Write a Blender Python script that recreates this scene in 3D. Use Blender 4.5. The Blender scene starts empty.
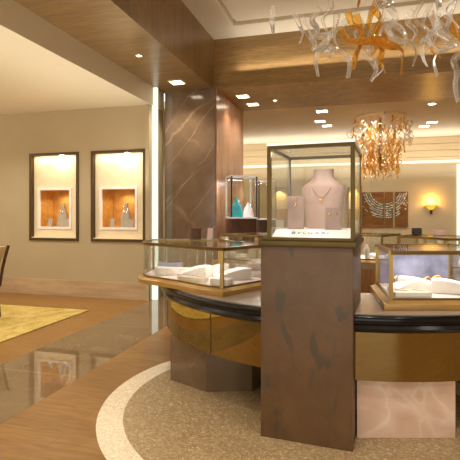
import bpy, bmesh, math, random
from mathutils import Vector, Matrix
from mathutils.geometry import tessellate_polygon
random.seed(7)
S = bpy.context.scene
COL = S.collection
PI = math.pi
YAW = math.radians(15.6)
c_, s_ = math.cos(YAW), math.sin(YAW)
H = 1.25

def W(x, d):                       # survey coordinates (metres right of / away from the tripod) -> room axes
    return (x*c_ - d*s_, x*s_ + d*c_)

# ------------------------------------------------------------------ materials
def newmat(name):
    m = bpy.data.materials.new(name); m.use_nodes = True
    nt = m.node_tree; nt.nodes.clear()
    out = nt.nodes.new('ShaderNodeOutputMaterial')
    return m, nt, out
def N(nt, t, **kw):
    n = nt.nodes.new(t)
    for k, v in kw.items(): setattr(n, k, v)
    return n
def lin(c):                        # sRGB 0-255 -> linear
    return tuple(((v/255)/12.92 if v/255 <= .04045 else ((v/255+.055)/1.055)**2.4) for v in c) + (1,)
def principled(nt, out, rough=.5, metal=0, spec=.5, coat=0):
    b = N(nt, 'ShaderNodeBsdfPrincipled')
    b.inputs['Roughness'].default_value = rough; b.inputs['Metallic'].default_value = metal
    b.inputs['Specular IOR Level'].default_value = spec; b.inputs['Coat Weight'].default_value = coat
    b.inputs['Coat Roughness'].default_value = .05
    nt.links.new(b.outputs[0], out.inputs[0]); return b
def pos(nt, scale=(1,1,1), rot=(0,0,0)):
    g = N(nt, 'ShaderNodeNewGeometry'); mp = N(nt, 'ShaderNodeMapping')
    mp.inputs['Scale'].default_value = scale; mp.inputs['Rotation'].default_value = rot
    nt.links.new(g.outputs['Position'], mp.inputs['Vector']); return mp.outputs[0]
def noise(nt, vec, scale, detail=4, rough=.55, dist=0):
    n = N(nt, 'ShaderNodeTexNoise'); n.inputs['Scale'].default_value = scale
    n.inputs['Detail'].default_value = detail; n.inputs['Roughness'].default_value = rough
    n.inputs['Distortion'].default_value = dist
    nt.links.new(vec, n.inputs['Vector']); return n.outputs['Fac']
def ramp(nt, fac, stops):
    r = N(nt, 'ShaderNodeValToRGB'); e = r.color_ramp.elements
    while len(e) < len(stops): e.new(.5)
    for el, (p, col) in zip(e, stops): el.position = p; el.color = col
    nt.links.new(fac, r.inputs[0]); return r.outputs[0]
def mixc(nt, fac, a, b, mode='MIX'):
    m = N(nt, 'ShaderNodeMix', data_type='RGBA', blend_type=mode)
    for sock, v in ((m.inputs[0], fac), (m.inputs[6], a), (m.inputs[7], b)):
        if isinstance(v, (int, float)): sock.default_value = v
        elif isinstance(v, tuple): sock.default_value = v
        else: nt.links.new(v, sock)
    return m.outputs[2]
def math_(nt, op, a, b=0.0, cl=False):
    m = N(nt, 'ShaderNodeMath', operation=op, use_clamp=cl)
    for i, v in ((0, a), (1, b)):
        if isinstance(v, (int, float)): m.inputs[i].default_value = v
        else: nt.links.new(v, m.inputs[i])
    return m.outputs[0]
def plain(name, col, rough=.5, metal=0, var=.06, scale=9, spec=.5, coat=0):
    m, nt, out = newmat(name); b = principled(nt, out, rough, metal, spec, coat)
    f = noise(nt, pos(nt), scale)
    k = lin(col); d = tuple(max(0, v*(1-var*2)) for v in k[:3])+(1,); l = tuple(min(1, v*(1+var*2)) for v in k[:3])+(1,)
    nt.links.new(ramp(nt, f, [(.3, d), (.7, l)]), b.inputs['Base Color']); return m
def wood(name, dark, light, scale=(1,1,1), rough=.35, fine=30, spec=.5):
    m, nt, out = newmat(name); b = principled(nt, out, rough, 0, spec)
    v = pos(nt, scale)
    f = noise(nt, v, fine, 8, .65, .6); g = noise(nt, v, fine*.18, 3, .5, .4)
    mid = tuple((a+c)/2 for a, c in zip(lin(dark), lin(light)))
    c1 = ramp(nt, f, [(.3, lin(dark)), (.5, mid), (.72, lin(light))])
    c2 = ramp(nt, g, [(.3, (.75,.75,.75,1)), (.7, (1.12,1.1,1.08,1))])
    nt.links.new(mixc(nt, 1.0, c1, c2, 'MULTIPLY'), b.inputs['Base Color']); return m
def marble(name, base, base2, vein, scale=1.5, rough=.12, width=.02, amount=.8, stretch=(1,1,1), patch=None, rot=(.3,.5,.4), dist=.25):
    m, nt, out = newmat(name); b = principled(nt, out, rough)
    f = noise(nt, pos(nt), scale*2.2, 6, .6)
    c = ramp(nt, f, [(.3, lin(base)), (.7, lin(base2))])
    for k, (rt, off) in enumerate(((rot, 1.0), (tuple(-v*.8 for v in rot), 1.35))):
        v = pos(nt, stretch, rt)
        t = math_(nt, 'ABSOLUTE', math_(nt, 'SUBTRACT', noise(nt, v, scale*off, 3, .45, dist), .5))
        mask = ramp(nt, t, [(0, (amount,)*3+(1,)), (width*.35, (amount*.35,)*3+(1,)), (width, (0,0,0,1))])
        n2 = noise(nt, pos(nt, (1,1,1), (1+k,.2,2)), scale*1.3, 2)
        mask = math_(nt, 'MULTIPLY', mask, ramp(nt, n2, [(.42, (0,0,0,1)), (.62, (1,1,1,1))]))
        c = mixc(nt, mask, c, lin(vein))
    if patch:
        p = noise(nt, pos(nt, (1.9,1.9,.7), (.1,.75,.2)), 5.4, 2.5, .5, .5)
        pm = ramp(nt, p, [(.56, (0,0,0,1)), (.64, (.7,.7,.7,1))])
        c = mixc(nt, pm, c, lin(patch))
    nt.links.new(c, b.inputs['Base Color']); return m
def emit(name, col, strength):
    m, nt, out = newmat(name); e = N(nt, 'ShaderNodeEmission')
    e.inputs[0].default_value = lin(col); e.inputs[1].default_value = strength
    nt.links.new(e.outputs[0], out.inputs[0]); return m
def glassmat(name, tint=(250,250,248), gloss=1.0, rough=.0, edge=None, edge_amt=.0, ior=1.45):
    m, nt, out = newmat(name)
    t = N(nt, 'ShaderNodeBsdfTransparent'); t.inputs[0].default_value = lin(tint)
    g = N(nt, 'ShaderNodeBsdfGlossy'); g.inputs['Roughness'].default_value = rough
    g.inputs['Color'].default_value = (1,1,1,1)
    fr = N(nt, 'ShaderNodeFresnel'); fr.inputs[0].default_value = ior
    mx = N(nt, 'ShaderNodeMixShader')
    nt.links.new(math_(nt, 'MULTIPLY', fr.outputs[0], gloss, True), mx.inputs[0])
    nt.links.new(t.outputs[0], mx.inputs[1]); nt.links.new(g.outputs[0], mx.inputs[2])
    res = mx.outputs[0]
    if edge:                       # thick glass rims read milky: body colour of the tube wall seen edge-on
        d = N(nt, 'ShaderNodeBsdfDiffuse'); d.inputs[0].default_value = lin(edge)
        tr = N(nt, 'ShaderNodeBsdfTranslucent'); tr.inputs[0].default_value = lin(edge)
        dd = N(nt, 'ShaderNodeMixShader'); dd.inputs[0].default_value = .5
        nt.links.new(d.outputs[0], dd.inputs[1]); nt.links.new(tr.outputs[0], dd.inputs[2])
        lw = N(nt, 'ShaderNodeLayerWeight'); lw.inputs[0].default_value = .45
        m2 = N(nt, 'ShaderNodeMixShader')
        f2 = math_(nt, 'ADD', math_(nt, 'MULTIPLY', math_(nt, 'POWER', lw.outputs['Facing'], 2.0), edge_amt), .12, True)
        nt.links.new(f2, m2.inputs[0]); nt.links.new(res, m2.inputs[1]); nt.links.new(dd.outputs[0], m2.inputs[2])
        res = m2.outputs[0]
    nt.links.new(res, out.inputs[0]); return m

# floor: oak boards, a polished stone strip, a terrazzo disc with a pale border
CIRC = W(.45, 3.0)
def floor_material():
    m, nt, out = newmat('shop_floor'); b = principled(nt, out, .3)
    g = N(nt, 'ShaderNodeNewGeometry'); sp = N(nt, 'ShaderNodeSeparateXYZ'); nt.links.new(g.outputs['Position'], sp.inputs[0])
    X, Y = sp.outputs[0], sp.outputs[1]
    # oak
    v = pos(nt, (1.0, 7.0, 1.0), (0, 0, 0))
    f = noise(nt, v, 5, 7, .6, .4)
    oak = ramp(nt, f, [(.25, lin((118,82,38))), (.5, lin((140,101,50))), (.75, lin((156,117,64)))])
    br = N(nt, 'ShaderNodeTexBrick'); br.offset = .37
    nt.links.new(pos(nt), br.inputs['Vector'])
    br.inputs['Color1'].default_value = (1,1,1,1); br.inputs['Color2'].default_value = (.86,.84,.82,1); br.inputs['Mortar'].default_value = (.72,.68,.64,1)
    br.inputs['Scale'].default_value = 1; br.inputs['Brick Width'].default_value = 1.6; br.inputs['Row Height'].default_value = .16
    br.inputs['Mortar Size'].default_value = .003
    oak = mixc(nt, 1.0, oak, br.outputs[0], 'MULTIPLY')
    # stone strip
    n1 = noise(nt, pos(nt, (1,1,1), (0,0,.5)), 1.3, 6, .6, 1.0)
    t = math_(nt, 'ABSOLUTE', math_(nt, 'SUBTRACT', n1, .5))
    st = ramp(nt, noise(nt, pos(nt), 3, 5), [(.3, lin((108,87,60))), (.7, lin((126,103,74)))])
    st = mixc(nt, ramp(nt, t, [(0, (.3,.3,.3,1)), (.015, (0,0,0,1))]), st, lin((150,122,88)))
    ym = math_(nt, 'ABSOLUTE', math_(nt, 'SUBTRACT', math_(nt, 'FRACT', math_(nt, 'DIVIDE', math_(nt, 'ADD', Y, .72), 1.5)), .5))
    st = mixc(nt, math_(nt, 'LESS_THAN', ym, .004), st, lin((146,120,86)))
    # terrazzo
    vo = N(nt, 'ShaderNodeTexVoronoi'); vo.inputs['Scale'].default_value = 95; nt.links.new(pos(nt), vo.inputs['Vector'])
    sep = N(nt, 'ShaderNodeSeparateColor'); nt.links.new(vo.outputs['Color'], sep.inputs[0])
    ter = ramp(nt, sep.outputs[0], [(0, lin((138,112,76))), (.5, lin((154,128,90))), (.95, lin((176,152,114))), (1, lin((198,178,142)))])
    ring = ramp(nt, sep.outputs[1], [(0, lin((206,186,152))), (.6, lin((222,204,172))), (1, lin((232,218,192)))])
    dx = math_(nt, 'SUBTRACT', X, CIRC[0]); dy = math_(nt, 'SUBTRACT', Y, CIRC[1])
    r = math_(nt, 'SQRT', math_(nt, 'ADD', math_(nt, 'MULTIPLY', dx, dx), math_(nt, 'MULTIPLY', dy, dy)))
    strip = math_(nt, 'MULTIPLY', math_(nt, 'GREATER_THAN', X, -2.83), math_(nt, 'LESS_THAN', X, -2.03))
    in1 = math_(nt, 'LESS_THAN', r, 1.28); in2 = math_(nt, 'LESS_THAN', r, 1.125)
    c = mixc(nt, strip, oak, st); c = mixc(nt, in1, c, ring); c = mixc(nt, in2, c, ter)
    nt.links.new(c, b.inputs['Base Color'])
    rg = math_(nt, 'SUBTRACT', math_(nt, 'SUBTRACT', .36, math_(nt, 'MULTIPLY', strip, .335)), math_(nt, 'MULTIPLY', in1, .06))
    nt.links.new(rg, b.inputs['Roughness']); nt.links.new(math_(nt, 'ADD', .3, math_(nt, 'MULTIPLY', strip, .4)), b.inputs['Specular IOR Level']); return m

M = {}
M['floor'] = floor_material()
M['ceiling'] = plain('ivory_ceiling', (226,214,186), .7, var=.01, scale=1.5)
M['coffer'] = plain('cream_coffer', (222,212,188), .7, var=.01, scale=1.5)
M['plaster'] = plain('warm_plaster', (178,160,126), .75, var=.015, scale=2)
M['rearwall'] = plain('cream_plaster', (194,178,144), .7, var=.015, scale=2)
M['panel'] = plain('cream_panel', (206,184,144), .6, var=.02, scale=2)
M['basebd'] = wood('pale_oak_skirting', (180,152,116), (196,168,132), (1.2,6,8), .4, 6)
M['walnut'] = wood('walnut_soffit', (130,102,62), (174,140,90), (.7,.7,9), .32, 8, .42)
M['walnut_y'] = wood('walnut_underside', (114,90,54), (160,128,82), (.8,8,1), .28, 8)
def column_marble():
    m, nt, out = newmat('taupe_marble'); b = principled(nt, out, .12)
    c = ramp(nt, noise(nt, pos(nt), 2.4, 6, .6), [(.3, lin((100,80,60))), (.7, lin((128,104,82)))])
    g = N(nt, 'ShaderNodeNewGeometry'); sp = N(nt, 'ShaderNodeSeparateXYZ'); nt.links.new(g.outputs['Position'], sp.inputs[0])
    wob = noise(nt, pos(nt), 1.6, 4, .55)
    for sl, sc, ph, am in ((.95, 1.7, .15, .6), (.62, 1.1, .55, .45), (-.7, .8, .3, .25)):
        q = math_(nt, 'ADD', math_(nt, 'MULTIPLY', math_(nt, 'ADD', sp.outputs[0], math_(nt, 'MULTIPLY', sp.outputs[1], .6)), -sl*1.3), sp.outputs[2])
        q = math_(nt, 'ADD', math_(nt, 'MULTIPLY', q, sc), math_(nt, 'MULTIPLY', wob, .55))
        f = math_(nt, 'ABSOLUTE', math_(nt, 'SUBTRACT', math_(nt, 'FRACT', math_(nt, 'ADD', q, ph)), .5))
        mk = ramp(nt, f, [(0, (am,)*3+(1,)), (.012, (am*.5,)*3+(1,)), (.03, (0,0,0,1))])
        mk = math_(nt, 'MULTIPLY', mk, ramp(nt, noise(nt, pos(nt, (1,1,1), (sl,1,0)), 1.9, 2), [(.4, (.1,.1,.1,1)), (.62, (1,1,1,1))]))
        c = mixc(nt, mk, c, lin((190,162,132)))
    nt.links.new(c, b.inputs['Base Color']); return m
M['column'] = column_marble()
M['pillar_wood'] = wood('rosy_veneer', (148,104,76), (186,140,106), (6,6,.7), .25, 6)
M['pedestal'] = marble('brown_marble', (84,60,34), (106,78,48), (72,60,44), 2.2, .42, .03, .4, patch=(62,58,46))
M['pinkmarble'] = marble('pink_marble', (198,162,138), (216,184,160), (240,222,206), 1.6, .08, .09, .5, dist=.8)
M['plinth'] = marble('grey_brown_stone', (98,78,56), (116,94,70), (138,116,90), 2.0, .2, .02, .4)
M['bronze'] = plain('bronze_mirror', (162,146,102), .04, 1, var=.03, scale=2)
M['blackrim'] = plain('black_gloss_rim', (16,15,17), .16, var=.1, spec=.35)
M['ledge'] = plain('grey_stone_ledge', (150,132,114), .14, var=.06, scale=5)
M['gold'] = plain('satin_brass', (148,124,76), .28, 1, var=.05, scale=6)
M['goldwood'] = plain('golden_base', (170,132,70), .3, .35, var=.06, scale=6)
M['darkgold'] = plain('dark_bronze_frame', (88,72,38), .35, .8, var=.06, scale=6)
M['nicheframe'] = plain('dark_olive_bronze', (84,64,34), .4, .3, var=.06)
M['orange'] = plain('amber_silk', (206,150,72), .6, var=.1, scale=14)
M['cream'] = plain('cream_board', (240,222,186), .6, var=.02)
M['leather'] = plain('white_leather', (228,220,212), .45, var=.015, scale=30)
M['lilac'] = plain('pale_lilac_liner', (226,210,206), .7, var=.02, scale=20)
M['satin'] = plain('mauve_satin', (180,150,138), .35, var=.05, scale=20)
M['satin_dark'] = plain('dusky_satin', (164,134,124), .35, var=.05, scale=20)
M['silver'] = plain('silver_fabric', (184,174,156), .3, .25, var=.06, scale=20)
M['white'] = plain('white_plate', (246,240,236), .35, var=.01)
M['jewel'] = plain('yellow_gold', (226,172,84), .15, 1, var=.02)
M['steel'] = plain('white_gold', (220,216,210), .12, 1, var=.02)
M['teal'] = plain('teal_silk', (30,138,142), .4, var=.08, scale=20)
M['darkwood'] = wood('dark_walnut', (60,36,24), (92,60,40), (4,4,.8), .3, 8)
M['innerpanel'] = wood('brown_panel', (136,92,52), (168,120,74), (5,5,.8), .35, 6)
M['slate'] = plain('slate_blue', (128,132,160), .2, var=.2, scale=7)  # opaque tray colour, also paints the blue reflection in the right case
M['black'] = plain('black_plastic', (26,24,24), .35, var=.1)
M['grey'] = plain('grey_letter', (128,124,122), .4, .3, var=.02)
M['upholstery'] = plain('cream_upholstery', (206,180,138), .85, var=.05, scale=40)
M['art'] = wood('brown_art_canvas', (104,64,18), (150,100,32), (.8,.8,3), .5, 5)
M['beadteal'] = plain('teal_bead', (150,186,176), .25, var=.1, scale=60)
M['beadwhite'] = plain('pale_bead', (226,222,204), .25, var=.05, scale=60)
M['glass'] = glassmat('showcase_glass', (252,253,251), .55)
M['clearglass'] = glassmat('clear_blown_glass', (254,253,251), 1.7, .03, (255,253,248), .8)
M['amberglass'] = glassmat('amber_blown_glass', (255,232,168), 1.2, .04, (246,196,96), .75)
M['paleamber'] = glassmat('pale_amber_glass', (255,240,205), 1.2, .05, (250,206,122), .9)
M['lamp'] = emit('downlight_lens', (255,240,214), 14)
M['strip'] = emit('light_strip', (244,250,226), 1.25)
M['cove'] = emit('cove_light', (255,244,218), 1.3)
M['sconceglow'] = emit('sconce_shade', (255,170,50), 1.6)
def rug_material():
    m, nt, out = newmat('olive_gold_rug'); b = principled(nt, out, .95, 0, .1)
    f = noise(nt, pos(nt), 3.2, 5, .6, 1.2); g = noise(nt, pos(nt), 60, 2)
    c = ramp(nt, f, [(.35, lin((150,122,40))), (.5, lin((186,158,78))), (.65, lin((206,182,112)))])
    c = mixc(nt, .35, c, ramp(nt, g, [(.3, lin((140,112,50))), (.7, lin((226,204,140)))]))
    nt.links.new(c, b.inputs['Base Color']); return m
M['rug'] = rug_material()

# ------------------------------------------------------------------ mesh builder
class MB:
    def __init__(self): self.v = []; self.f = []
    def add(self, vs, fs):
        o = len(self.v); self.v += [tuple(v) for v in vs]; self.f += [tuple(i+o for i in f) for f in fs]; return self
    def box(self, x0, x1, y0, y1, z0, z1):
        vs = [(x0,y0,z0),(x1,y0,z0),(x1,y1,z0),(x0,y1,z0),(x0,y0,z1),(x1,y0,z1),(x1,y1,z1),(x0,y1,z1)]
        return self.add(vs, [(3,2,1,0),(4,5,6,7),(0,1,5,4),(1,2,6,5),(2,3,7,6),(3,0,4,7)])
    def prism(self, poly, z0, z1, poly2=None):
        n = len(poly); p2 = poly2 or poly
        area = sum(poly[i][0]*poly[(i+1)%n][1]-poly[(i+1)%n][0]*poly[i][1] for i in range(n))
        if area < 0: poly = poly[::-1]; p2 = p2[::-1]
        vs = [(x,y,z0) for x,y in poly]+[(x,y,z1) for x,y in p2]
        tri = tessellate_polygon([[Vector((x,y,0)) for x,y in poly]])
        fs = []
        for a,b,c in tri:
            ar = (poly[b][0]-poly[a][0])*(poly[c][1]-poly[a][1])-(poly[c][0]-poly[a][0])*(poly[b][1]-poly[a][1])
            if ar < 0: a,c = c,a
            fs += [(c,b,a),(a+n,b+n,c+n)]
        fs += [(i,(i+1)%n,(i+1)%n+n,i+n) for i in range(n)]
        return self.add(vs, fs)
    def bar(self, a, b, w, h, up=(0,0,1)):
        a, b = Vector(a), Vector(b); d = (b-a).normalized(); up = Vector(up)
        s = d.cross(up)
        if s.length < 1e-5: s = d.cross(Vector((1,0,0)))
        s.normalize(); u = s.cross(d)
        vs = [p + s*sx*w/2 + u*sz*h/2 for p in (a,b) for sx,sz in ((-1,-1),(1,-1),(1,1),(-1,1))]
        return self.add(vs, [(0,1,2,3),(7,6,5,4),(0,4,5,1),(1,5,6,2),(2,6,7,3),(3,7,4,0)])
    def lathe(self, prof, cx=0, cy=0, n=32, a0=0, a1=2*PI, close=False):
        full = abs(a1-a0-2*PI) < 1e-6; m = len(prof); k = n if full else n+1
        vs = [(cx+r*math.cos(a0+(a1-a0)*i/n), cy+r*math.sin(a0+(a1-a0)*i/n), z) for i in range(k) for r,z in prof]
        fs = []
        for i in range(n):
            j = (i+1) % k
            for q in range(m if close else m-1): fs.append((i*m+q, j*m+q, j*m+(q+1)%m, i*m+(q+1)%m))
        self.add(vs, fs)
        if not full:
            o = len(self.v)-len(vs)
            self.f += [tuple(o+q for q in range(m)), tuple(o+n*m+q for q in reversed(range(m)))]
        return self
    def tube(self, pts, rx, ry=None, n=8, taper=None, twist=0.0, closed=False):
        pts = [Vector(p) for p in pts]; ry = ry or rx; m = len(pts); vs = []; fs = []
        up = Vector((0,0,1)); pu = None
        for i, p in enumerate(pts):
            if closed: d = pts[(i+1)%m]-pts[i-1]
            else: d = pts[min(i+1,m-1)]-pts[max(i-1,0)]
            d = d.normalized() if d.length > 1e-9 else Vector((0,0,1))
            if pu is None:
                r = d.cross(Vector((.31,.9,.2)))
                if r.length < 1e-4: r = d.cross(up)
                u = r.normalized()
            else:
                u = pu - d*pu.dot(d); u = u.normalized() if u.length > 1e-6 else pu
            pu = u; w = d.cross(u); t = i/(m-1); k = taper(t) if taper else 1
            for q in range(n):
                a = 2*PI*q/n + twist*t
                ct, st = math.cos(2*PI*q/n)*rx*k, math.sin(2*PI*q/n)*ry*k
                uu = u*math.cos(twist*t)+w*math.sin(twist*t); ww = w*math.cos(twist*t)-u*math.sin(twist*t)
                vs.append(p+uu*ct+ww*st)
        L = m if closed else m-1
        for i in range(L):
            for q in range(n):
                j = (i+1)%m; fs.append((i*n+q, i*n+(q+1)%n, j*n+(q+1)%n, j*n+q))
        if not closed: fs += [tuple(reversed(range(n))), tuple((m-1)*n+q for q in range(n))]
        return self.add(vs, fs)
    def ball(self, c, r, sz=1.0, n=10, m=6):
        vs = [(c[0],c[1],c[2]-r*sz)]; fs = []
        for i in range(1,m):
            t = -PI/2+PI*i/m
            for q in range(n): vs.append((c[0]+r*math.cos(t)*math.cos(2*PI*q/n), c[1]+r*math.cos(t)*math.sin(2*PI*q/n), c[2]+r*sz*math.sin(t)))
        vs.append((c[0],c[1],c[2]+r*sz)); L = len(vs)-1
        for q in range(n):
            fs.append((0, 1+(q+1)%n, 1+q)); fs.append((L, L-n+q, L-n+(q+1)%n))
            for i in range(m-2): fs.append((1+i*n+q, 1+i*n+(q+1)%n, 1+(i+1)*n+(q+1)%n, 1+(i+1)*n+q))
        return self.add(vs, fs)
    def data(self, name, mat, bevel=0, smooth=False, off=(0,0,0), seg=2):
        me = bpy.data.meshes.new(name)
        me.from_pydata([(x-off[0],y-off[1],z-off[2]) for x,y,z in self.v], [], self.f); me.update()
        bm = bmesh.new(); bm.from_mesh(me)
        bmesh.ops.recalc_face_normals(bm, faces=bm.faces)
        if bevel:
            es = [e for e in bm.edges if len(e.link_faces)==2 and e.calc_face_angle(0) > .5]
            bmesh.ops.bevel(bm, geom=es, offset=bevel, segments=seg, affect='EDGES', profile=.6, clamp_overlap=True)
        for f in bm.faces: f.smooth = smooth or bool(bevel)
        if smooth or bevel:
            for e in bm.edges:
                if len(e.link_faces)==2 and e.calc_face_angle(0) > .7: e.smooth = False
        bm.to_mesh(me); bm.free()
        me.materials.append(mat); return me
    def build(self, name, mat, parent=None, world=False, **kw):
        off = tuple(parent['_o']) if (parent is not None and world) else (0,0,0)
        o = bpy.data.objects.new(name, self.data(name, mat, off=off, **kw)); COL.objects.link(o)
        if parent is not None:
            o.parent = parent
            if world: o['_o'] = off
        return o
def tag(o, label, cat, group=None):
    o['label'] = label; o['category'] = cat
    if group: o['group'] = group
    return o
def thing(name, label, cat, loc=(0,0,0), rz=0, group=None):
    o = bpy.data.objects.new(name, None); COL.objects.link(o); o.location = loc; o.rotation_euler = (0,0,rz)
    o.empty_display_size = .1; o['_o'] = tuple(loc); return tag(o, label, cat, group)
def struct(name, mb, mat, **kw):
    o = mb.build(name, mat, **kw); o['kind'] = 'structure'; return o
def copy_tree(o, parent=None):
    k = o.copy(); COL.objects.link(k)
    if parent is not None: k.parent = parent
    for ch in list(o.children): copy_tree(ch, k)
    return k
def offset_poly(poly, d):          # positive d = inwards
    n = len(poly); area = sum(poly[i][0]*poly[(i+1)%n][1]-poly[(i+1)%n][0]*poly[i][1] for i in range(n))
    sg = 1 if area > 0 else -1; out = []
    for i in range(n):
        p0, p1, p2 = Vector(poly[i-1]), Vector(poly[i]), Vector(poly[(i+1)%n])
        e1 = (p1-p0).normalized(); e2 = (p2-p1).normalized()
        n1 = Vector((-e1.y, e1.x))*sg; n2 = Vector((-e2.y, e2.x))*sg
        b = n1+n2; k = d/max(.35, 1+n1.dot(n2))
        out.append(tuple(p1+b*k))
    return out
def light(name, kind, loc, power, col=(255,243,226), size=.15, rot=(0,0,0), spot=None, sizey=None):
    l = bpy.data.lights.new(name, kind); l.energy = power; l.color = lin(col)[:3]
    if kind == 'AREA':
        l.size = size
        if sizey: l.shape = 'RECTANGLE'; l.size_y = sizey
    else: l.shadow_soft_size = size
    if kind == 'SPOT': l.spot_size = math.radians(spot or 110); l.spot_blend = .7
    o = bpy.data.objects.new(name, l); COL.objects.link(o); o.location = loc; o.rotation_euler = rot; return o

# ------------------------------------------------------------------ room shell
XL, XR, YF, YB = -7.2, 4.2, -3.2, 12.6
struct('floor', MB().box(XL, XR, YF, YB+.2, -.1, 0), M['floor'])
NX = [(-4.876,-4.008), (-3.797,-2.911)]; NZ = (.83, 2.165); NY = 5.95
w = MB()
xs = [XL, NX[0][0], NX[0][1], NX[1][0], NX[1][1], -2.85]
for i in range(0, 6, 2): w.box(xs[i], xs[i+1], NY, NY+.45, 0, 2.8)
for a, b in NX:
    w.box(a, b, NY, NY+.45, 0, NZ[0]); w.box(a, b, NY, NY+.45, NZ[1], 2.8)
    w.box(a, b, NY+.40, NY+.45, *NZ)
struct('wall_left', w, M['plaster'])
struct('baseboard_left', MB().box(XL, -2.85, NY-.018, NY, 0, .24), M['basebd'])
struct('trim_1', MB().box(-2.905, -2.85, NY-.03, NY, 0, 2.8), M['plaster'])
struct('wall_side', MB().box(XL-.15, XL, YF, NY+.45, 0, 3.2), M['plaster'])
struct('wall_right', MB().box(XR, XR+.15, YF, YB+.2, 0, 3.9), M['rearwall'])
struct('wall_front', MB().box(XL, -5.2, YF-.15, YF, 0, 3.9).box(3.4, XR, YF-.15, YF, 0, 3.9).box(-5.2, 3.4, YF-.15, YF, 2.7, 3.9), M['plaster'])
struct('column', MB().box(-2.77, -1.985, 6.3, 7.93, 0, 3.07), M['column'])
struct('trim_2', MB().box(-1.985, -1.965, 6.32, 7.93, 0, 3.07), M['pillar_wood'])
struct('ceiling_left', MB().box(XL, -2.83, YF, NY+.45, 2.8, 3.9), M['ceiling'])
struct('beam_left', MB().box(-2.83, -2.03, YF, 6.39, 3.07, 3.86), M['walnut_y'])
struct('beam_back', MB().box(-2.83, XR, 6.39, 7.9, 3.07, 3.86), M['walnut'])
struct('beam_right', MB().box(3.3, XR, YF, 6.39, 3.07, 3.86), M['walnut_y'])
tray = MB()
tx0, tx1, ty0, ty1 = -1.62, 2.9, -2.0, 5.98
tray.box(-2.03, 3.3, ty1, 6.39, 3.80, 3.95).box(-2.03, 3.3, YF, ty0, 3.80, 3.95)
tray.box(-2.03, tx0, ty0, ty1, 3.80, 3.95).box(tx1, 3.3, ty0, ty1, 3.80, 3.95).box(tx0, tx1, ty0, ty1, 3.88, 3.95)
tray.box(tx0+.05, tx1-.05, ty0+.05, ty1-.05, 3.83, 3.89)
struct('ceiling_coffer', tray, M['coffer'])
struct('ceiling_rear', MB().box(-4.5, XR, 7.9, YB+.2, 3.2, 3.35), M['coffer'])
struct('wall_rear_left', MB().box(-4.6, -4.5, 6.4, YB+.2, 0, 3.2), M['rearwall'])

# rear wall: boards with shadow grooves on the left two thirds, plain plaster on the right
RN = [(-2.32,-1.80), (-.24,.125)]; RZ = (.66, 1.95)
w = MB(); X0 = -4.5
w.box(X0, XR, YB+.02, YB+.2, 0, 3.2)
for i in range(7):
    z0, z1 = 2.0+i*.172, 2.0+(i+1)*.172-.012
    w.box(X0, .32 if z1 < 2.5 else XR, YB, YB+.02, z0, min(z1, 3.2))
edges = [X0, RN[0][0], RN[0][1], RN[1][0], RN[1][1], .32]
for i in range(0, 6, 2): w.box(edges[i], edges[i+1], YB, YB+.02, 0, 1.99)
struct('wall_rear', w, M['panel'])
struct('trim_3', MB().box(.32, XR, YB-.004, YB+.02, 0, 2.5), M['rearwall'])
cv = thing('cove_light', 'long white light cove running across the panelled rear wall', 'light', (0, YB, 2.55))
MB().box(X0+.1, XR-.1, YB-.06, YB, 2.50, 2.525).build('shelf', M['panel'], cv, True)
MB().box(X0+.1, XR-.1, YB-.045, YB-.001, 2.526, 2.60).build('glowing_strip', M['cove'], cv, True)
tag(MB().box(2.42, 2.50, YB-.04, YB-.005, .0, 2.49).build('light_strip', M['strip']), 'vertical glowing strip at the right end of the rear wall', 'light')
tag(MB().box(-2.85, -2.772, 6.02, 6.06, 0, 3.06).build('light_strip', M['strip']), 'tall glowing strip between the cream wall and the marble column', 'light')

# ------------------------------------------------------------------ recessed downlights
def downlight(x, y, z, w, label, power, group, round_=False, col=(255,243,226)):
    t = thing('downlight', label, 'light', (x, y, z), 0, group)
    if round_:
        MB().lathe([(w*.42,0),(w*.42,-.012),(w*.6,-.012),(w*.6,0)], n=20).build('bezel', M['cream'], t)
        MB().lathe([(0,-.004),(w*.42,-.004),(w*.42,0),(0,0)], n=20).build('lens', M['lamp'], t)
    else:
        h = w/2
        MB().box(-h-.015,-h,-h-.015,h+.015,-.012,0).box(h,h+.015,-h-.015,h+.015,-.012,0).box(-h,h,-h-.015,-h,-.012,0).box(-h,h,h,h+.015,-.012,0).build('bezel', M['cream'], t)
        MB().box(-h,h,-h,h,-.006,0).build('lens', M['lamp'], t)
    if power: light('spot', 'SPOT', (x, y, z-.03), power, col, .07, spot=120)
g = 'square downlights in the wooden soffits'
def at(px, py, z):
    d = (z-H)*455/(213-py); return W((px-230)/455*d, d)
x, y = at(177, 82, 3.07); downlight(x, y, 3.07, .17, 'square downlight in the wood soffit beside the marble column', 60, g)
x, y = at(243, 96, 3.07); downlight(x, y, 3.07, .17, 'upper of the two square downlights right of the marble column', 40, g)
x, y = at(253, 104, 3.07); downlight(x, y, 3.07, .17, 'lower of the two square downlights right of the marble column', 40, g)
x, y = at(139, 55, 3.07); downlight(x, y, 3.07, .07, 'tiny round spot in the left wood soffit', 20, 'small round spots', True)
x, y = at(275, 100, 3.07); downlight(x, y, 3.07, .07, 'tiny round spot in the rear wood soffit right of the square downlights', 20, 'small round spots', True)
x, y = at(432, 103.5, 3.07); downlight(x, y, 3.07, .15, 'round downlight at the back edge of the wood soffit above the second chandelier', 40, 'small round spots', True)
gr = 'downlights in the rear ceiling'
for px, py, lb in ((322,111,'rear ceiling downlight nearest the wood soffit, above the jewellery pedestal'),
                   (320,121,'rear ceiling downlight in the middle of the row above the jewellery pedestal'),
                   (327,125.5,'rear ceiling downlight at the far end of the row above the pedestal'),
                   (432,122,'rear ceiling downlight right of the second chandelier, nearer one'),
                   (424,126,'rear ceiling downlight right of the second chandelier, farther one')):
    x, y = at(px, py, 3.2); downlight(x, y, 3.2, .2, lb, 60, gr)

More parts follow.
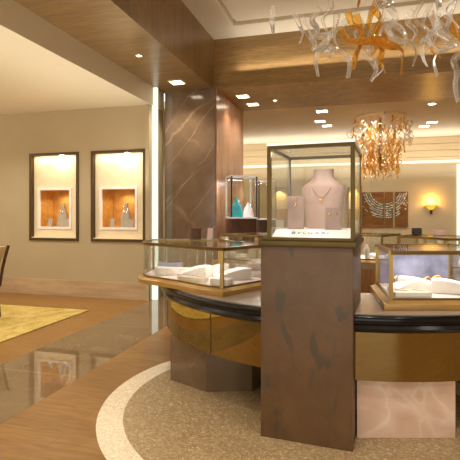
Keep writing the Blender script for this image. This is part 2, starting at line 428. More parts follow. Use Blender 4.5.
# ------------------------------------------------------------------ jewellery display forms
def bust_mesh(h, w, mat, flare=False):
    """neck-and-shoulder necklace form: stacked oval sections"""
    mb = MB(); n = 20
    prof = [(0,.74,.26),(.10,.78,.28),(.28,.86,.31),(.48,.95,.32),(.62,1.0,.31),(.69,.99,.30),(.735,.90,.29),(.78,.70,.27),(.84,.53,.25),(.91,.46,.24),(.97,.46,.24),(1.0,.48,.24)]
    if flare: prof = [(0,1.0,.42),(.12,.97,.40),(.30,.88,.36),(.46,.78,.32),(.58,.70,.29),(.65,.58,.27),(.71,.40,.25),(.78,.30,.22),(.90,.28,.22),(1.0,.31,.23)]
    vs = []; fs = []
    for t, a, b in prof:
        for q in range(n):
            an = 2*PI*q/n; ca, sa = math.cos(an), math.sin(an)
            x = a*w/2*math.copysign(abs(ca)**.7, ca); y = b*w*.62*math.copysign(abs(sa)**.9, sa) + t*w*.10
            vs.append((x, y, t*h))
    for i in range(len(prof)-1):
        for q in range(n): fs.append((i*n+q, i*n+(q+1)%n, (i+1)*n+(q+1)%n, (i+1)*n+q))
    fs += [tuple(reversed(range(n))), tuple((len(prof)-1)*n+q for q in range(n))]
    mb.add(vs, fs); return mb
def bust(name, label, loc, rz, h, w, mat, jew, group=None, scale_chain=1, flare=False):
    t = thing(name, label, 'jewellery bust', loc, rz, group)
    o = bust_mesh(h, w, mat, flare).build('bust_form', mat, t, smooth=True)
    # pendant necklace lying on the chest
    ch = MB(); pts = []
    for i in range(21):
        u = -1+2*i/20; x = u*w*.30*scale_chain
        z = h*(.86 - .34*(1-u*u)**1.0*scale_chain); 
        tt = z/h; yb = {True: -.17, False: -.20}[tt > .75]
        depth = w*.62*(.33 if tt < .6 else .33-.09*min(1,(tt-.6)/.25)); k = max(0, 1-(x/(w*(.5 if tt < .62 else .5-.28*min(1,(tt-.62)/.22))))**2)
        pts.append((x, -depth*k**.45 + tt*w*.10 - .003, z))
    ch.tube(pts, max(.0012, .0015*h/.38), n=6); ch.build('necklace', jew, t, smooth=True)
    p = pts[10]
    pe = MB().lathe([(0,0),(.009*h/.38,.002),(.010*h/.38,.006),(.009*h/.38,.011),(0,.012)], n=12).build('pendant', jew, t, smooth=True)
    pe.location = (p[0], p[1]-.002, p[2]-.012*h/.38); pe.rotation_euler = (PI/2, 0, 0)
    return t
def arch_mesh(L, wd, h):           # white leather necklace ramp: a curved slide from a rounded head down to a thin toe
    n = 16; th = .026; top = []; bot = []
    for i in range(n+1):
        u = i/n; zc = h*(math.cos(PI/2*u)**.85)*(1-.12*(1-u)**3) if u < 1 else 0
        top.append((u*L, th+ (h-th)*zc/h)); bot.append((u*L + (.0 if i else .0), max(0, (h-th)*zc/h - .012)))
    prof = top + [(L,0)] + [(.55*L,0)] + [(0,0)]
    vs = [(x-L/2, sy*wd/2, z) for sy in (-1,1) for x,z in prof]; m = len(prof)
    fs = [tuple(range(m)), tuple(reversed(range(m,2*m)))] + [(i,i+m,(i+1)%m+m,(i+1)%m) for i in range(m)]
    return MB().add(vs, fs)
def pad_mesh(L, wd, h=.03): return MB().box(-L/2, L/2, -wd/2, wd/2, 0, h)
def ring_mesh(r, t): return MB().tube([(r*math.cos(2*PI*i/24), 0, r+t+r*math.sin(2*PI*i/24)) for i in range(24)], t, n=8, closed=True)
def stand_mesh(w, h):              # tilted rounded card for a pendant or earrings
    n = 12; mb = MB(); front = []
    for i in range(n+1):
        u = i/n; front.append((-.30*h*(1-u)**1.6*.6, u*h))
    front.append((.03*h, h*.995)); back = [(.32*h*.5, 0)]
    prof = front + [(.10*h, h*.86)] + back
    m = len(prof); vs = [(sx*w/2, y, z) for sx in (-1,1) for y,z in prof]
    fs = [tuple(range(m)), tuple(reversed(range(m,2*m)))] + [(i,(i+1)%m,(i+1)%m+m,i+m) for i in range(m)]
    return mb.add(vs, fs)

# ------------------------------------------------------------------ wall niches on the left
def niche(x0, x1, label, nm):
    zc = NZ[0]; t = thing('display_niche', label, 'display niche', ((x0+x1)/2, NY, zc), 0, 'framed niches in the cream wall')
    f = MB(); k = .04; y0, y1 = NY-.02, NY+.035
    f.box(x0,x0+k,y0,y1,*NZ).box(x1-k,x1,y0,y1,*NZ).box(x0+k,x1-k,y0,y1,NZ[0],NZ[0]+k).box(x0+k,x1-k,y0,y1,NZ[1]-k,NZ[1])
    f.build('frame', M['nicheframe'], t, True)
    ox0, ox1, oz0, oz1 = x0+.15, x1-.19, 1.04, 1.60; by = NY+.045
    b = MB(); a, c = x0+k, x1-k
    b.box(a,ox0,by,by+.02,NZ[0]+k,NZ[1]-k).box(ox1,c,by,by+.02,NZ[0]+k,NZ[1]-k).box(ox0,ox1,by,by+.02,NZ[0]+k,oz0).box(ox0,ox1,by,by+.02,oz1,NZ[1]-k)
    b.build('cream_panel', M['cream'], t, True)
    e = MB(); q = .035
    e.box(ox0-q,ox0,by-.015,by,oz0-q,oz1+q).box(ox1,ox1+q,by-.015,by,oz0-q,oz1+q).box(ox0,ox1,by-.015,by,oz0-q,oz0).box(ox0,ox1,by-.015,by,oz1,oz1+q)
    e.build('inner_frame', M['white'], t, True)
    r = MB(); D = NY+.37
    r.box(ox0,ox1,D,D+.015,oz0,oz1).box(ox0-.01,ox0,by+.02,D,oz0,oz1).box(ox1,ox1+.01,by+.02,D,oz0,oz1).box(ox0,ox1,by+.02,D,oz1,oz1+.01).box(ox0,ox1,by+.02,D,oz0-.01,oz0)
    r.build('recess', M['orange'], t, True)
    MB().box(a, c, NY-.012, by, NZ[0]+k, NZ[0]+k+.012).build('sill', M['cream'], t, True)
    xl = (ox0+ox1)/2+.16
    lp = MB().lathe([(0,0),(.035,0),(.035,.02),(0,.02)], xl, NY+.0, 16).build('lamp', M['lamp'], t, True)
    lp.location.z = NZ[1]-k-.022
    light('niche_spot', 'SPOT', (xl, NY-.02, NZ[1]-k-.04), 5, (255,240,206), .02, (math.radians(6),0,0), spot=135)
    light('niche_wash', 'AREA', ((x0+x1)/2, NY-.03, NZ[1]-k-.02), 2.0, (255,240,206), .7, (math.radians(22),0,0), sizey=.03)
    light('recess_spot', 'SPOT', ((ox0+ox1)/2, NY+.22, oz1-.01), 7, (255,240,210), .03, spot=150)
    bx = ox0+.60*(ox1-ox0)
    bust('necklace_bust', f'silver necklace bust with a pale chain in {nm}', (bx, NY+.17, oz0), .15, .36, .20, M['silver'], M['steel'], 'busts in the wall niches', .75, True)
    for dx, hh, lb in ((-.20,.13,'small pale ring stand left of the bust in '), (.115,.12,'small pale stand right of the bust in ')):
        s = stand_mesh(.075, hh).build('display_stand', M['silver'], bevel=.004); s.location = (bx+dx, NY+.13, oz0); tag(s, lb+nm, 'jewellery stand', 'small stands in the wall niches')
niche(*NX[0], 'dark framed lit wall niche with an amber recess, farther from the column', 'the niche farther from the column')
niche(*NX[1], 'dark framed lit wall niche with an amber recess, beside the column', 'the niche beside the column')

# niches on the rear wall
for (x0, x1), lb, it in zip(RN, ('glowing yellow and amber niche in the rear wall, seen left of the necklace bust', 'glowing yellow and amber niche in the rear wall beside the framed artwork'),
                        ('white jewellery stand in the rear niche behind the pendant stand', 'white jewellery stand in the rear niche beside the artwork')):
    t = thing('display_niche', lb, 'display niche', ((x0+x1)/2, YB, RZ[0]), 0, 'niches in the rear wall')
    MB().box(x0,x0+.03,YB-.12,YB+.01,*RZ).box(x1-.03,x1,YB-.12,YB+.01,*RZ).box(x0+.03,x1-.03,YB-.12,YB+.01,RZ[1]-.03,RZ[1]).box(x0+.03,x1-.03,YB-.12,YB+.01,RZ[0],RZ[0]+.05).build('frame', M['gold'], t, True)
    MB().box(x0+.03,x1-.03,YB,YB+.015,1.36,RZ[1]-.03).build('cream_back', M['cream'], t, True)
    MB().box(x0+.03,x1-.03,YB,YB+.015,RZ[0]+.05,1.36).build('amber_back', M['orange'], t, True)
    light('rear_niche_spot', 'SPOT', ((x0+x1)/2, YB-.1, RZ[1]-.06), 10, (255,220,130), .03, (math.radians(12),0,0), spot=120)
    s = stand_mesh(.2, .34).build('display_stand', M['white'], bevel=.006); s.location = ((x0+x1)/2, YB-.06, RZ[0]+.05); tag(s, it, 'jewellery stand')

# artwork triptych with a bead collar spread over its panels
ART_C = Vector((.70, 1.92)); 
def artpanel(x0, x1, label):
    t = thing('wall_art', label, 'artwork', ((x0+x1)/2, YB-.02, .89), 0, 'three panel artwork on the rear wall')
    MB().box(x0, x1, YB-.045, YB-.004, .89, 1.80).build('canvas', M['art'], t, True)
    wb, tb = MB(), MB(); rnd = random.Random(3)
    for k in range(7):
        rr = .36+.05*k; nn = 40+5*k
        for i in range(nn):
            a = PI*(1.0+ (i+.5*(k%2))/nn); px = ART_C.x+rr*math.cos(a)*1.06; pz = ART_C.y-.02+rr*math.sin(a)*1.16
            sz = rnd.uniform(.013,.022); q = rnd.random()
            if k > 3 and abs(math.cos(a)) > .75-.1*(k-3) and q < .7: continue
            pz -= rnd.uniform(0,.02)
            if x0+.02 < px < x1-.02 and .92 < pz < 1.78: (tb if q < .45 else wb).ball((px, YB-.05, pz), sz, n=6, m=4)
    if wb.v: wb.build('pale_bead_pattern', M['beadwhite'], t, True, smooth=True)['kind'] = 'stuff'
    if tb.v: tb.build('teal_bead_pattern', M['beadteal'], t, True, smooth=True)['kind'] = 'stuff'
artpanel(.13, .675, 'widest brown panel of the bead collar artwork, nearest the glowing niche')
artpanel(.705, .90, 'narrow middle brown panel of the bead collar artwork')
artpanel(.95, 1.27, 'brown panel of the bead collar artwork nearest the wall sconce')
sc = thing('wall_sconce', 'amber bowl wall sconce glowing on the rear wall beside the artwork', 'wall lamp', (1.82, YB, 1.36))
MB().lathe([(.035,1.33),(.08,1.37),(.115,1.42),(.128,1.46),(.118,1.46),(.105,1.42),(.07,1.378),(.025,1.34)], 1.82, YB-.01, 16, PI, 2*PI).build('shade', M['sconceglow'], sc, True, smooth=True)
MB().box(1.79,1.85,YB-.06,YB-.004,1.22,1.33).build('bracket', M['darkgold'], sc, True, bevel=.006)
light('sconce_bulb', 'POINT', (1.82, YB-.12, 1.54), 14, (255,190,90), .05)

# ------------------------------------------------------------------ chandeliers
def catmull(P, k=6):
    P = [Vector(p) for p in P]; P = [P[0]*2-P[1]] + P + [P[-1]*2-P[-2]]; out = []
    for i in range(1, len(P)-2):
        a,b,c,d = P[i-1:i+3]
        for j in range(k):
            t = j/k; out.append(.5*((2*b)+(c-a)*t+(2*a-5*b+4*c-d)*t*t+(3*b-a-3*c+d)*t**3))
    out.append(P[-2]); return out
ccx, ccy = W(1.75, 3.75)
ch = thing('glass_chandelier', 'huge chandelier of clear and amber curled glass tubes above the round counter', 'chandelier', (ccx, ccy, 3.83))
MB().lathe([(0,3.83),(1.15,3.83),(1.15,3.79),(0,3.79)], ccx, ccy, 40).build('canopy', M['steel'], ch, True)
MB().lathe([(0,3.79),(.05,3.79),(.05,3.3),(0,3.29)], ccx, ccy, 16).build('stem', M['steel'], ch, True)
clear = [[(295,14),(300,26),(303,33),(300,43)],[(301,16),(307,32),(315,44),(312,50)],[(305,18),(316,35),(327,36),(325,46),(318,50)],
 [(348,20),(332,33),(327,40),(319,50),(316,62),(318,76)],[(322,49),(333,50),(345,55),(350,63),(348,78)],[(337,14),(334,37),(338,48)],
 [(274,6),(272,20),(273,33)],[(318,51),(328,46),(332,50),(330,58)],[(384,26),(396,40),(410,42),(416,52),(413,66)],[(383,20),(401,29),(406,40),(400,57)],
 [(358,51),(371,60),(376,70),(371,81)],[(375,26),(370,38),(372,51)],[(443,22),(427,37),(422,45),(423,58),(427,66)],[(434,22),(447,41),(454,47),(440,51),(434,61),(437,76)],
 [(427,36),(436,50),(451,46),(456,38)],[(466,48),(454,60),(457,73),(455,85),(458,102)],[(412,10),(408,22),(416,32),(411,42)],[(430,12),(436,26),(428,38),(431,46)],
 [(350,10),(362,24),(356,34),(362,44)],[(390,8),(396,18),(388,28),(392,36)],[(320,8),(312,20),(318,30),(313,40)],[(440,10),(450,18),(446,30),(452,38)]]
amber = [[(340,29),(348,40),(361,41),(372,38)],[(356,14),(361,37),(355,58),(353,69)],[(358,40),(375,43),(390,48),(402,49)],[(380,22),(373,41),(382,50),(379,67)],
 [(373,40),(390,44),(402,50),(402,62),(401,75)],[(452,20),(456,36),(464,34),(470,24)],[(348,12),(352,24),(362,30),(358,40)],[(372,8),(380,18),(374,30),(376,36)]]
rc = random.Random(11)
def curl(pts3, mat, rx, ry, parent, tw):
    MB().tube(catmull(pts3, 5), rx, ry, 8, lambda t: 1-.42*t, tw).build('glass_curl', mat, parent, True, smooth=True)
def survey(px, py, d): 
    x, y = W((px-230)/455*d, d); return (x, y, H+(213-py)/455*d)
for lst, mat in ((clear, M['clearglass']), (amber, M['amberglass'])):
    for p in lst:
        d0 = rc.uniform(3.35, 3.75); d1 = d0 + rc.uniform(-.18, .18)
        pts = [survey(px, py, d0+(d1-d0)*i/(len(p)-1)+.04*math.sin(i*2.1)) for i, (px, py) in enumerate(p)]
        curl(pts, mat, .028, .010, ch, rc.uniform(-1.6, 1.6))
for k in range(62):                # upper tiers, mostly above the picture
    a = rc.uniform(0, 2*PI); r = 1.12*math.sqrt(rc.uniform(.05, 1)); z = rc.uniform(2.98, 3.74)
    x, y = ccx+r*math.cos(a), ccy+r*math.sin(a); b = rc.uniform(0, 2*PI); L = rc.uniform(.28, .42); q = rc.uniform(.05,.11)
    pts = [(x, y, min(z+.1,3.78)), (x+q*math.cos(b), y+q*math.sin(b), z-L*.25), (x-q*.6*math.cos(b), y-q*.6*math.sin(b), z-L*.6), (x+q*math.cos(b+.8), y+q*math.sin(b+.8), z-L)]
    curl(pts, M['amberglass'] if rc.random() < .28 else M['clearglass'], .026, .010, ch, rc.uniform(-1.6,1.6))

rx_, ry_ = W((380-230)/455*9.2, 9.2)
c2 = thing('glass_chandelier', 'smaller tiered chandelier of amber and clear glass curls in front of the rear wall', 'chandelier', (rx_, ry_, 3.2))
MB().lathe([(0,3.2),(.5,3.2),(.5,3.17),(0,3.17)], rx_, ry_, 32).build('canopy', M['cream'], c2, True)
MB().lathe([(0,3.17),(.03,3.17),(.03,2.1),(0,2.1)], rx_, ry_, 12).build('stem', M['gold'], c2, True)
extra = {True: MB(), False: MB()}
for k in range(220):
    u = (k+.5)/220; z = 3.17-1.02*u; R = .66 if u < .35 else .58 if u < .6 else .40
    a = k*2.39996; r = R*math.sqrt(rc.uniform(.05, 1)); x, y = rx_+r*math.cos(a), ry_+r*math.sin(a); b = rc.uniform(0, 2*PI); q = rc.uniform(.03,.06); L = rc.uniform(.17,.27)
    pts = [(x,y,z),(x+q*math.cos(b),y+q*math.sin(b),z-L*.3),(x-q*math.cos(b),y-q*math.sin(b),z-L*.62),(x+q*.7*math.cos(b+.7),y+q*.7*math.sin(b+.7),z-L)]
    clr = (r > R*.84 and u < .66) or rc.random() < .14
    if k % 11 < 5: curl(pts, M['clearglass'] if clr else M['paleamber'], .020, .009, c2, rc.uniform(-1,1))
    else: extra[clr].tube(catmull(pts, 4), .020, .009, 6, lambda t: 1-.42*t, rc.uniform(-1,1))
for clr, nm in ((True,'clear_curls'), (False,'amber_curls')):
    o = extra[clr].build(nm, M['clearglass'] if clr else M['paleamber'], c2, True, smooth=True); o['kind'] = 'stuff'

# ------------------------------------------------------------------ round counter
CC = (1.0, 4.0); CX, CY = W(*CC)
def pol(r, deg):                   # polar about the counter's centre, angle from the survey axis
    a = math.radians(deg); return W(CC[0]+r*math.cos(a), CC[1]+r*math.sin(a))
co = thing('round_counter', 'large round jewellery counter with black rim and bronze mirror apron on stone plinths', 'counter', (CX, CY, 0))
RZP = math.radians(-20)+YAW
pc = W(.506, 2.735)
def cut_out(o):                    # the counter stops at the pedestal's sides
    k = MB().box(-.253,.253,-.6,.293,-.2,1.4)
    me = k.data('cut', M['black']); cu_ = bpy.data.objects.new('cut', me); COL.objects.link(cu_)
    cu_.location = (pc[0], pc[1], 0); cu_.rotation_euler = (0,0,RZP)
    md = o.modifiers.new('cut', 'BOOLEAN'); md.object = cu_; md.operation = 'DIFFERENCE'; md.solver = 'EXACT'
    dg = bpy.context.evaluated_depsgraph_get(); dg.update()
    nm = bpy.data.meshes.new_from_object(o.evaluated_get(dg)); o.modifiers.clear(); old = o.data; o.data = nm
    nm.name = old.name; bpy.data.meshes.remove(old); bpy.data.objects.remove(cu_); bpy.data.meshes.remove(me)
    while len(nm.materials) > 1: nm.materials.pop()
ob = [MB().lathe([(1.30,.60),(1.55,.60),(1.58,.612),(1.59,.63),(1.578,.648),(1.588,.66),(1.59,.68),(1.578,.699),(1.30,.699)], CX, CY, 120, close=True).build('rim', M['blackrim'], co, True, smooth=True),
      MB().lathe([(.90,.66),(1.56,.66),(1.56,.704),(.90,.704)], CX, CY, 120, close=True).build('worktop', M['ledge'], co, True),
      MB().lathe([(1.50,.335),(1.54,.335),(1.54,.60),(1.50,.60)], CX, CY, 120, close=True).build('mirror_apron', M['bronze'], co, True, smooth=True),
      MB().lathe([(.90,.0),(.93,.0),(.93,.66),(.90,.66)], CX, CY, 96, close=True).build('inner_panel', M['innerpanel'], co, True, smooth=True)]
for o in ob: cut_out(o)
b = MB()
for k in range(12):
    a = 13+30*k
    if abs(a-248.6) > 14: p = pol(1.541, a); b.bar((p[0],p[1],.338),(p[0],p[1],.60),.006,.006)
b.build('apron_seam', M['darkgold'], co, True)
def plinth(pts, mat, label=None):
    o = MB().prism([W(*p) for p in pts], 0, .335).build('plinth', mat, co, True, bevel=.004)
    if label: o['label'] = label
plinth([(-.447,3.41),(-.168,3.18),(.155,3.195),(.30,3.40),(-.2,3.75)], M['plinth'], 'faceted grey-brown stone plinth')
plinth([(.704,2.525),(1.252,2.525),(1.22,2.98),(.872,2.98)], M['pinkmarble'], 'polished pinkish marble plinth')
plinth([(2.0,3.1),(2.35,3.7),(1.95,3.9),(1.7,3.4)], M['plinth']); plinth([(-.25,4.55),(.15,5.1),(.5,4.85),(.15,4.45)], M['plinth'])
plinth([(.8,5.05),(1.4,5.05),(1.4,5.4),(.8,5.4)], M['plinth']); plinth([(2.3,4.4),(1.95,5.0),(1.65,4.75),(1.9,4.3)], M['plinth'])

def showcase(base, label, posts, z0=.704, zt=1.02, bh=.045, inset=.06, rail=.022, group='glass showcases on the round counter', low=False):
    cx = sum(p[0] for p in base)/len(base); cy = sum(p[1] for p in base)/len(base)
    t = thing('glass_showcase', label, 'showcase', (cx, cy, z0), 0, group)
    inn = offset_poly(base, inset); mid = offset_poly(base, .012)
    MB().prism(base, z0, z0+bh*.7).prism(mid, z0+bh*.7, z0+bh, offset_poly(base, inset*.75)).build('base', M['goldwood'], t, True, bevel=.004)
    gl = offset_poly(inn, .012); MB().prism(gl, z0+bh, z0+bh+.008).build('tray_liner', M['lilac'], t, True)
    n = len(inn); g = MB(); fr = MB(); br = MB()
    for i in range(n):
        a, b_ = inn[i], inn[(i+1)%n]
        g.bar((a[0],a[1],(z0+bh+zt-rail)/2), (b_[0],b_[1],(z0+bh+zt-rail)/2), .006, zt-rail-z0-bh)
        fr.bar((a[0],a[1],zt-rail/2), (b_[0],b_[1],zt-rail/2), .028, rail)
        br.bar((a[0],a[1],z0+bh+.006), (b_[0],b_[1],z0+bh+.006), .016, .012)
    g.build('glass_side', M['glass'], t, True); fr.build('frame_rail', M['gold'], t, True); br.build('base_rail', M['gold'], t, True)
    MB().prism(offset_poly(inn, .012), zt-.010, zt-.003).build('glass_top', M['glass'], t, True)
    for i in posts: 
        p = inn[i]; MB().box(p[0]-.011,p[0]+.011,p[1]-.011,p[1]+.011,z0+bh,zt-rail).build('post', M['gold'], t, True)
    return t, inn
def arc(r, a0, a1, n): return [pol(r, a0+(a1-a0)*i/n) for i in range(n+1)]
Lp = [(-.725,4.06),(-.752,3.80),(-.738,3.64),(-.672,3.515),(-.565,3.43),(-.398,3.27),(-.2025,3.07),(-.046,2.95)]
left_poly = [W(p.x, p.y) for p in catmull([(a, b, 0) for a, b in Lp], 3)] + [W(.36,3.40), W(.10,3.72), W(-.06,4.10)]
showcase(left_poly, 'curved glass showcase of white necklace ramps on the near left end of the round counter', [0, 21, 22, 24], inset=.05)
Rp = [(.862,2.545),(1.45,2.545),(1.95,2.68),(1.74,3.36),(1.38,3.18),(1.05,3.20)]
right_poly = [W(*p) for p in [(.862,2.545),(1.76,2.545),(1.56,3.22),(.99,3.22)]]
showcase(right_poly, 'straight glass showcase with golden base on the counter right of the marble pedestal', [0,1,2,3], bh=.05, inset=.045, zt=1.035)
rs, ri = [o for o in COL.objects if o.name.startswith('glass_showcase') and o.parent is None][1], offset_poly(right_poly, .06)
MB().bar((*ri[2], .885), (*ri[3], .885), .006, .25).build('reflection_panel', M['slate'], rs, True)  # blue reflection in the case glass, put in as an opaque coloured panel
far = [(4,46,'first'),(49,93,'second'),(96,141,'third')]
flabels = ['glass showcase on the far side of the round counter, nearest the wall sconce',
           'glass showcase on the far side of the round counter below the bead collar artwork',
           'glass showcase on the far side of the round counter, behind the marble pedestal']
for (a0, a1, _), lb in zip(far, flabels):
    showcase(arc(1.53, a0, a1, 6)+arc(.92, a1, a0, 6), lb, [0,3,6,7,10,13], zt=1.02)
    mx, my = pol(1.25, (a0+a1)/2); light('case_light', 'AREA', (mx, my, .995), 3, (255,244,228), .5, sizey=.2)
x, y = W(-.18,3.55); light('case_light', 'AREA', (x, y, .995), 3.2, (255,246,236), .7, rot=(0,0,YAW-.6), sizey=.3)
x, y = W(1.22, 2.9); light('case_light', 'AREA', (x, y, 1.005), 3, (255,246,236), .5, rot=(0,0,YAW), sizey=.35)

# display ramps in the cases
ZL = .704+.045+.009
def place(mesh, name, mat, x, d, deg, label, cat, z=ZL, bevel=.006, group=None, smooth=False):
    o = bpy.data.objects.new(name, mesh); COL.objects.link(o); X, Y = W(x, d); o.location = (X, Y, z); o.rotation_euler = (0,0,math.radians(deg)+YAW)
    return tag(o, label, cat, group)
A1 = arch_mesh(.27,.11,.088).data('necklace_ramp', M['leather'], bevel=.008)
A2 = arch_mesh(.18,.10,.07).data('necklace_ramp', M['leather'], bevel=.008)
P1 = pad_mesh(.22,.11,.03).data('display_pad', M['leather'], bevel=.008)
P2 = pad_mesh(.14,.10,.045).data('display_pad', M['leather'], bevel=.008)
gl = 'white ramps in the left showcase'
for me, x, d, deg, lb in ((A2,-.50,3.62,20,'white ramp at the rounded far end of the left showcase'),
                          (A1,-.27,3.52,200,'long white curved ramp in the middle of the left showcase'),
                          (P1,-.27,3.32,-38,'flat white pad at the curved front of the left showcase'),
                          (A1,.02,3.36,205,'long white curved ramp behind the corner post of the left showcase'),
                          (P2,-.055,3.12,-30,'short white pad tucked at the corner post of the left showcase'),
                          (A2,-.10,3.82,190,'white ramp at the back of the left showcase near the pedestal'),
                          (P1,-.46,3.85,-10,'flat white pad at the back of the left showcase')):
    place(me, 'display_pad' if me in (P1,P2) else 'necklace_ramp', None, x, d, deg, lb, 'jewellery display', group=gl)
o = MB().box(-.10,.10,-.06,.06,0,.06).data('jewellery_tray', M['slate'], bevel=.006)
place(o, 'jewellery_tray', None, -.52, 3.97, -5, 'slate blue tray at the back left corner of the left showcase', 'tray')
gr_ = 'white ramps in the right showcase'
ZR = ZL+.005
for me, x, d, deg, lb in ((P1,1.06,2.68,2,'flat white pad beside the corner post of the right showcase'),
                          (A2,1.08,2.83,205,'short white ramp behind the flat pad in the right showcase'),
                          (A1,1.20,2.86,160+180,'long white curved ramp in the middle of the right showcase'),
                          (A1,1.37,2.76,155+180,'long white curved ramp at the right end of the right showcase')):
    place(me, 'display_pad' if me in (P1,P2) else 'necklace_ramp', None, x, d, deg, lb, 'jewellery display', z=ZR, group=gr_)
RG = ring_mesh(.035,.005).data('bangle', M['jewel'], smooth=True)
for x, d, z, deg, lb, nm in ((1.275,2.93,ZR,20,'gold bangle standing between the two long ramps in the right showcase','bangle'),
                         (1.36,2.98,ZR,-15,'gold bangle at the back right of the right showcase','bangle'),
                         (1.10,2.99,ZR,40,'gold bangle behind the middle ramp in the right showcase','bangle')):
    place(RG, nm, None, x, d, deg, lb, 'bangle', z=z, group='gold bangles in the right showcase')
CH = MB().tube([(-.1+.2*i/12, .012*math.sin(i*1.1), .0) for i in range(13)], .0025, n=6).data('bracelet', M['jewel'], smooth=True)
place(CH, 'bracelet', None, 1.06, 2.68, 2, 'fine gold bracelet lying on the flat pad of the right showcase', 'bracelet', z=ZR+.033)
place(CH, 'bracelet', None, -.27, 3.32, -38, 'fine gold bracelet lying on the curved-front pad of the left showcase', 'bracelet', z=ZL+.033)
# far cases
rf = random.Random(5); F1 = arch_mesh(.16,.10,.08).data('necklace_ramp', M['leather'], bevel=.006); F2 = pad_mesh(.13,.10,.03).data('display_pad', M['leather'], bevel=.006)
F3 = bust_mesh(.15,.12,M['leather']).data('small_bust', M['leather'], smooth=True)
for a0, a1, nm in far:
    for k in range(5):
        for r in (1.04, 1.22, 1.40):
            a = a0+4+(a1-a0-8)*k/4 + rf.uniform(-.8,.8); me, n_ = rf.choice(((F1,'necklace_ramp'),(F2,'display_pad'),(F3,'small_bust')))
            x_, y_ = pol(r, a); o = bpy.data.objects.new(n_, me); COL.objects.link(o); o.location = (x_, y_, ZL); o.rotation_euler = (0,0,math.radians(a+15.6+rf.uniform(-20,20)))
            tag(o, 'small white jewellery form under glass on the far side of the round counter', 'jewellery display', 'white forms in the far showcases')
# little things standing on top of the showcases
x, y = W(-.30, 3.93); o = MB().box(-.05,.05,-.02,.02,0,.10).build('card_holder', M['darkwood'], bevel=.004); o.location = (x,y,1.02); o.rotation_euler=(0,0,YAW+.3); tag(o, 'small dark card holder standing on the left showcase by the column', 'card holder')
x, y = W(-.17, 3.90); o = stand_mesh(.05,.10).build('display_stand', M['satin'], bevel=.004); o.location = (x,y,1.02); o.rotation_euler=(0,0,YAW-.5); tag(o, 'small pale leaning stand on the left showcase beside the dark card holder', 'jewellery stand')
x, y = pol(1.42, 43); o = MB().box(-.05,.05,-.03,.03,0,.065).build('card_holder', M['black'], bevel=.008); o.location=(x,y,1.021); tag(o, 'low black box on the far showcase, between the artwork and the sconce', 'box')
x, y = pol(1.42, 33); o = MB().box(-.06,.06,-.03,.03,0,.05).build('jewellery_tray', M['satin'], bevel=.01); o.location=(x,y,1.021); tag(o, 'low beige tray on the far showcase just below the wall sconce', 'tray')

# ------------------------------------------------------------------ marble pedestal with tall glass case
pd = thing('display_pedestal', 'tall brown marble pedestal with bronze slab in front of the round counter', 'pedestal', (pc[0], pc[1], 0), RZP)
MB().box(-.25,.25,-.29,.29,0,1.066).build('marble_block', M['pedestal'], pd, bevel=.004)
MB().box(-.262,.268,-.30,.30,1.066,1.098).box(-.25,.256,-.288,.288,1.098,1.115).build('bronze_slab', M['darkgold'], pd, bevel=.003)
kc = W(.526, 2.73); kz = 1.115
kt = thing('glass_display_case', 'tall glass jewellery case with dark bronze frame on the marble pedestal', 'showcase', (kc[0], kc[1], kz), RZP)
hw, hd, kh = .2275, .265, .516
for sx in (-1,1):
    for sy in (-1,1): 
        k = .011 if sy < 0 else .006
        MB().box(sx*hw-k, sx*hw+k, sy*hd-k, sy*hd+k, 0, kh-.02).build('post', M['darkgold'], kt)
f = MB()
for sy in (-1,1): f.box(-hw-.011,hw+.011,sy*hd-.008,sy*hd+.008,kh-.026,kh-.006)
for sx in (-1,1): f.box(sx*hw-.008,sx*hw+.008,-hd,hd,kh-.024,kh-.008)
f.build('top_frame', M['darkgold'], kt)
MB().box(-hw-.012,hw+.012,-hd-.012,hd+.012,kh-.005,kh+.006).build('glass_lid', M['glass'], kt)
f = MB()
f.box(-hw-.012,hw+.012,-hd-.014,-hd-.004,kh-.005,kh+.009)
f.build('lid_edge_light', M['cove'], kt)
g_ = MB()
for sy in (-1,1): g_.box(-hw,hw,sy*hd-.003,sy*hd+.003,0,kh-.026)
for sx in (-1,1): g_.box(sx*hw-.003,sx*hw+.003,-hd,hd,0,kh-.026)
g_.build('glass_side', M['glass'], kt)
pl = MB(); a = hw-.012
prof = [(-hd+.012,0),(-hd+.02,.006),(-hd+.10,.040),(hd-.03,.040),(hd-.03,0)]
m = len(prof); vs = [(sx*a, y, z) for sx in (-1,1) for y,z in prof]
pl.add(vs, [tuple(range(m)), tuple(reversed(range(m,2*m)))]+[(i,(i+1)%m,(i+1)%m+m,i+m) for i in range(m)])
plo = pl.build('white_plate', M['white'], kt)
cu = bpy.data.curves.new('lettering', 'FONT'); cu.body = 'BVLGARI'; cu.size = .042; cu.align_x = 'CENTER'; cu.align_y = 'CENTER'; cu.extrude = .0008; cu.space_character = 1.35
tf = bpy.data.objects.new('text_source', cu); COL.objects.link(tf)
tm = bpy.data.meshes.new_from_object(tf.evaluated_get(bpy.context.evaluated_depsgraph_get())); tm.materials.clear(); tm.materials.append(M['grey'])
bpy.data.objects.remove(tf); bpy.data.curves.remove(cu)
to = bpy.data.objects.new('lettering', tm); COL.objects.link(to)
to.parent = plo; to.location = (-.01, -hd+.058, .0235); to.rotation_euler = (math.atan2(.034,.08), 0, 0)
def kp(x, y): 
    return (kc[0]+x*math.cos(RZP)-y*math.sin(RZP), kc[1]+x*math.sin(RZP)+y*math.cos(RZP), kz+.041)
bust('necklace_bust', 'large mauve satin necklace bust with fine gold pendant in the pedestal case', kp(.015,.10), RZP-.05, .365, .27, M['satin'], M['jewel'])
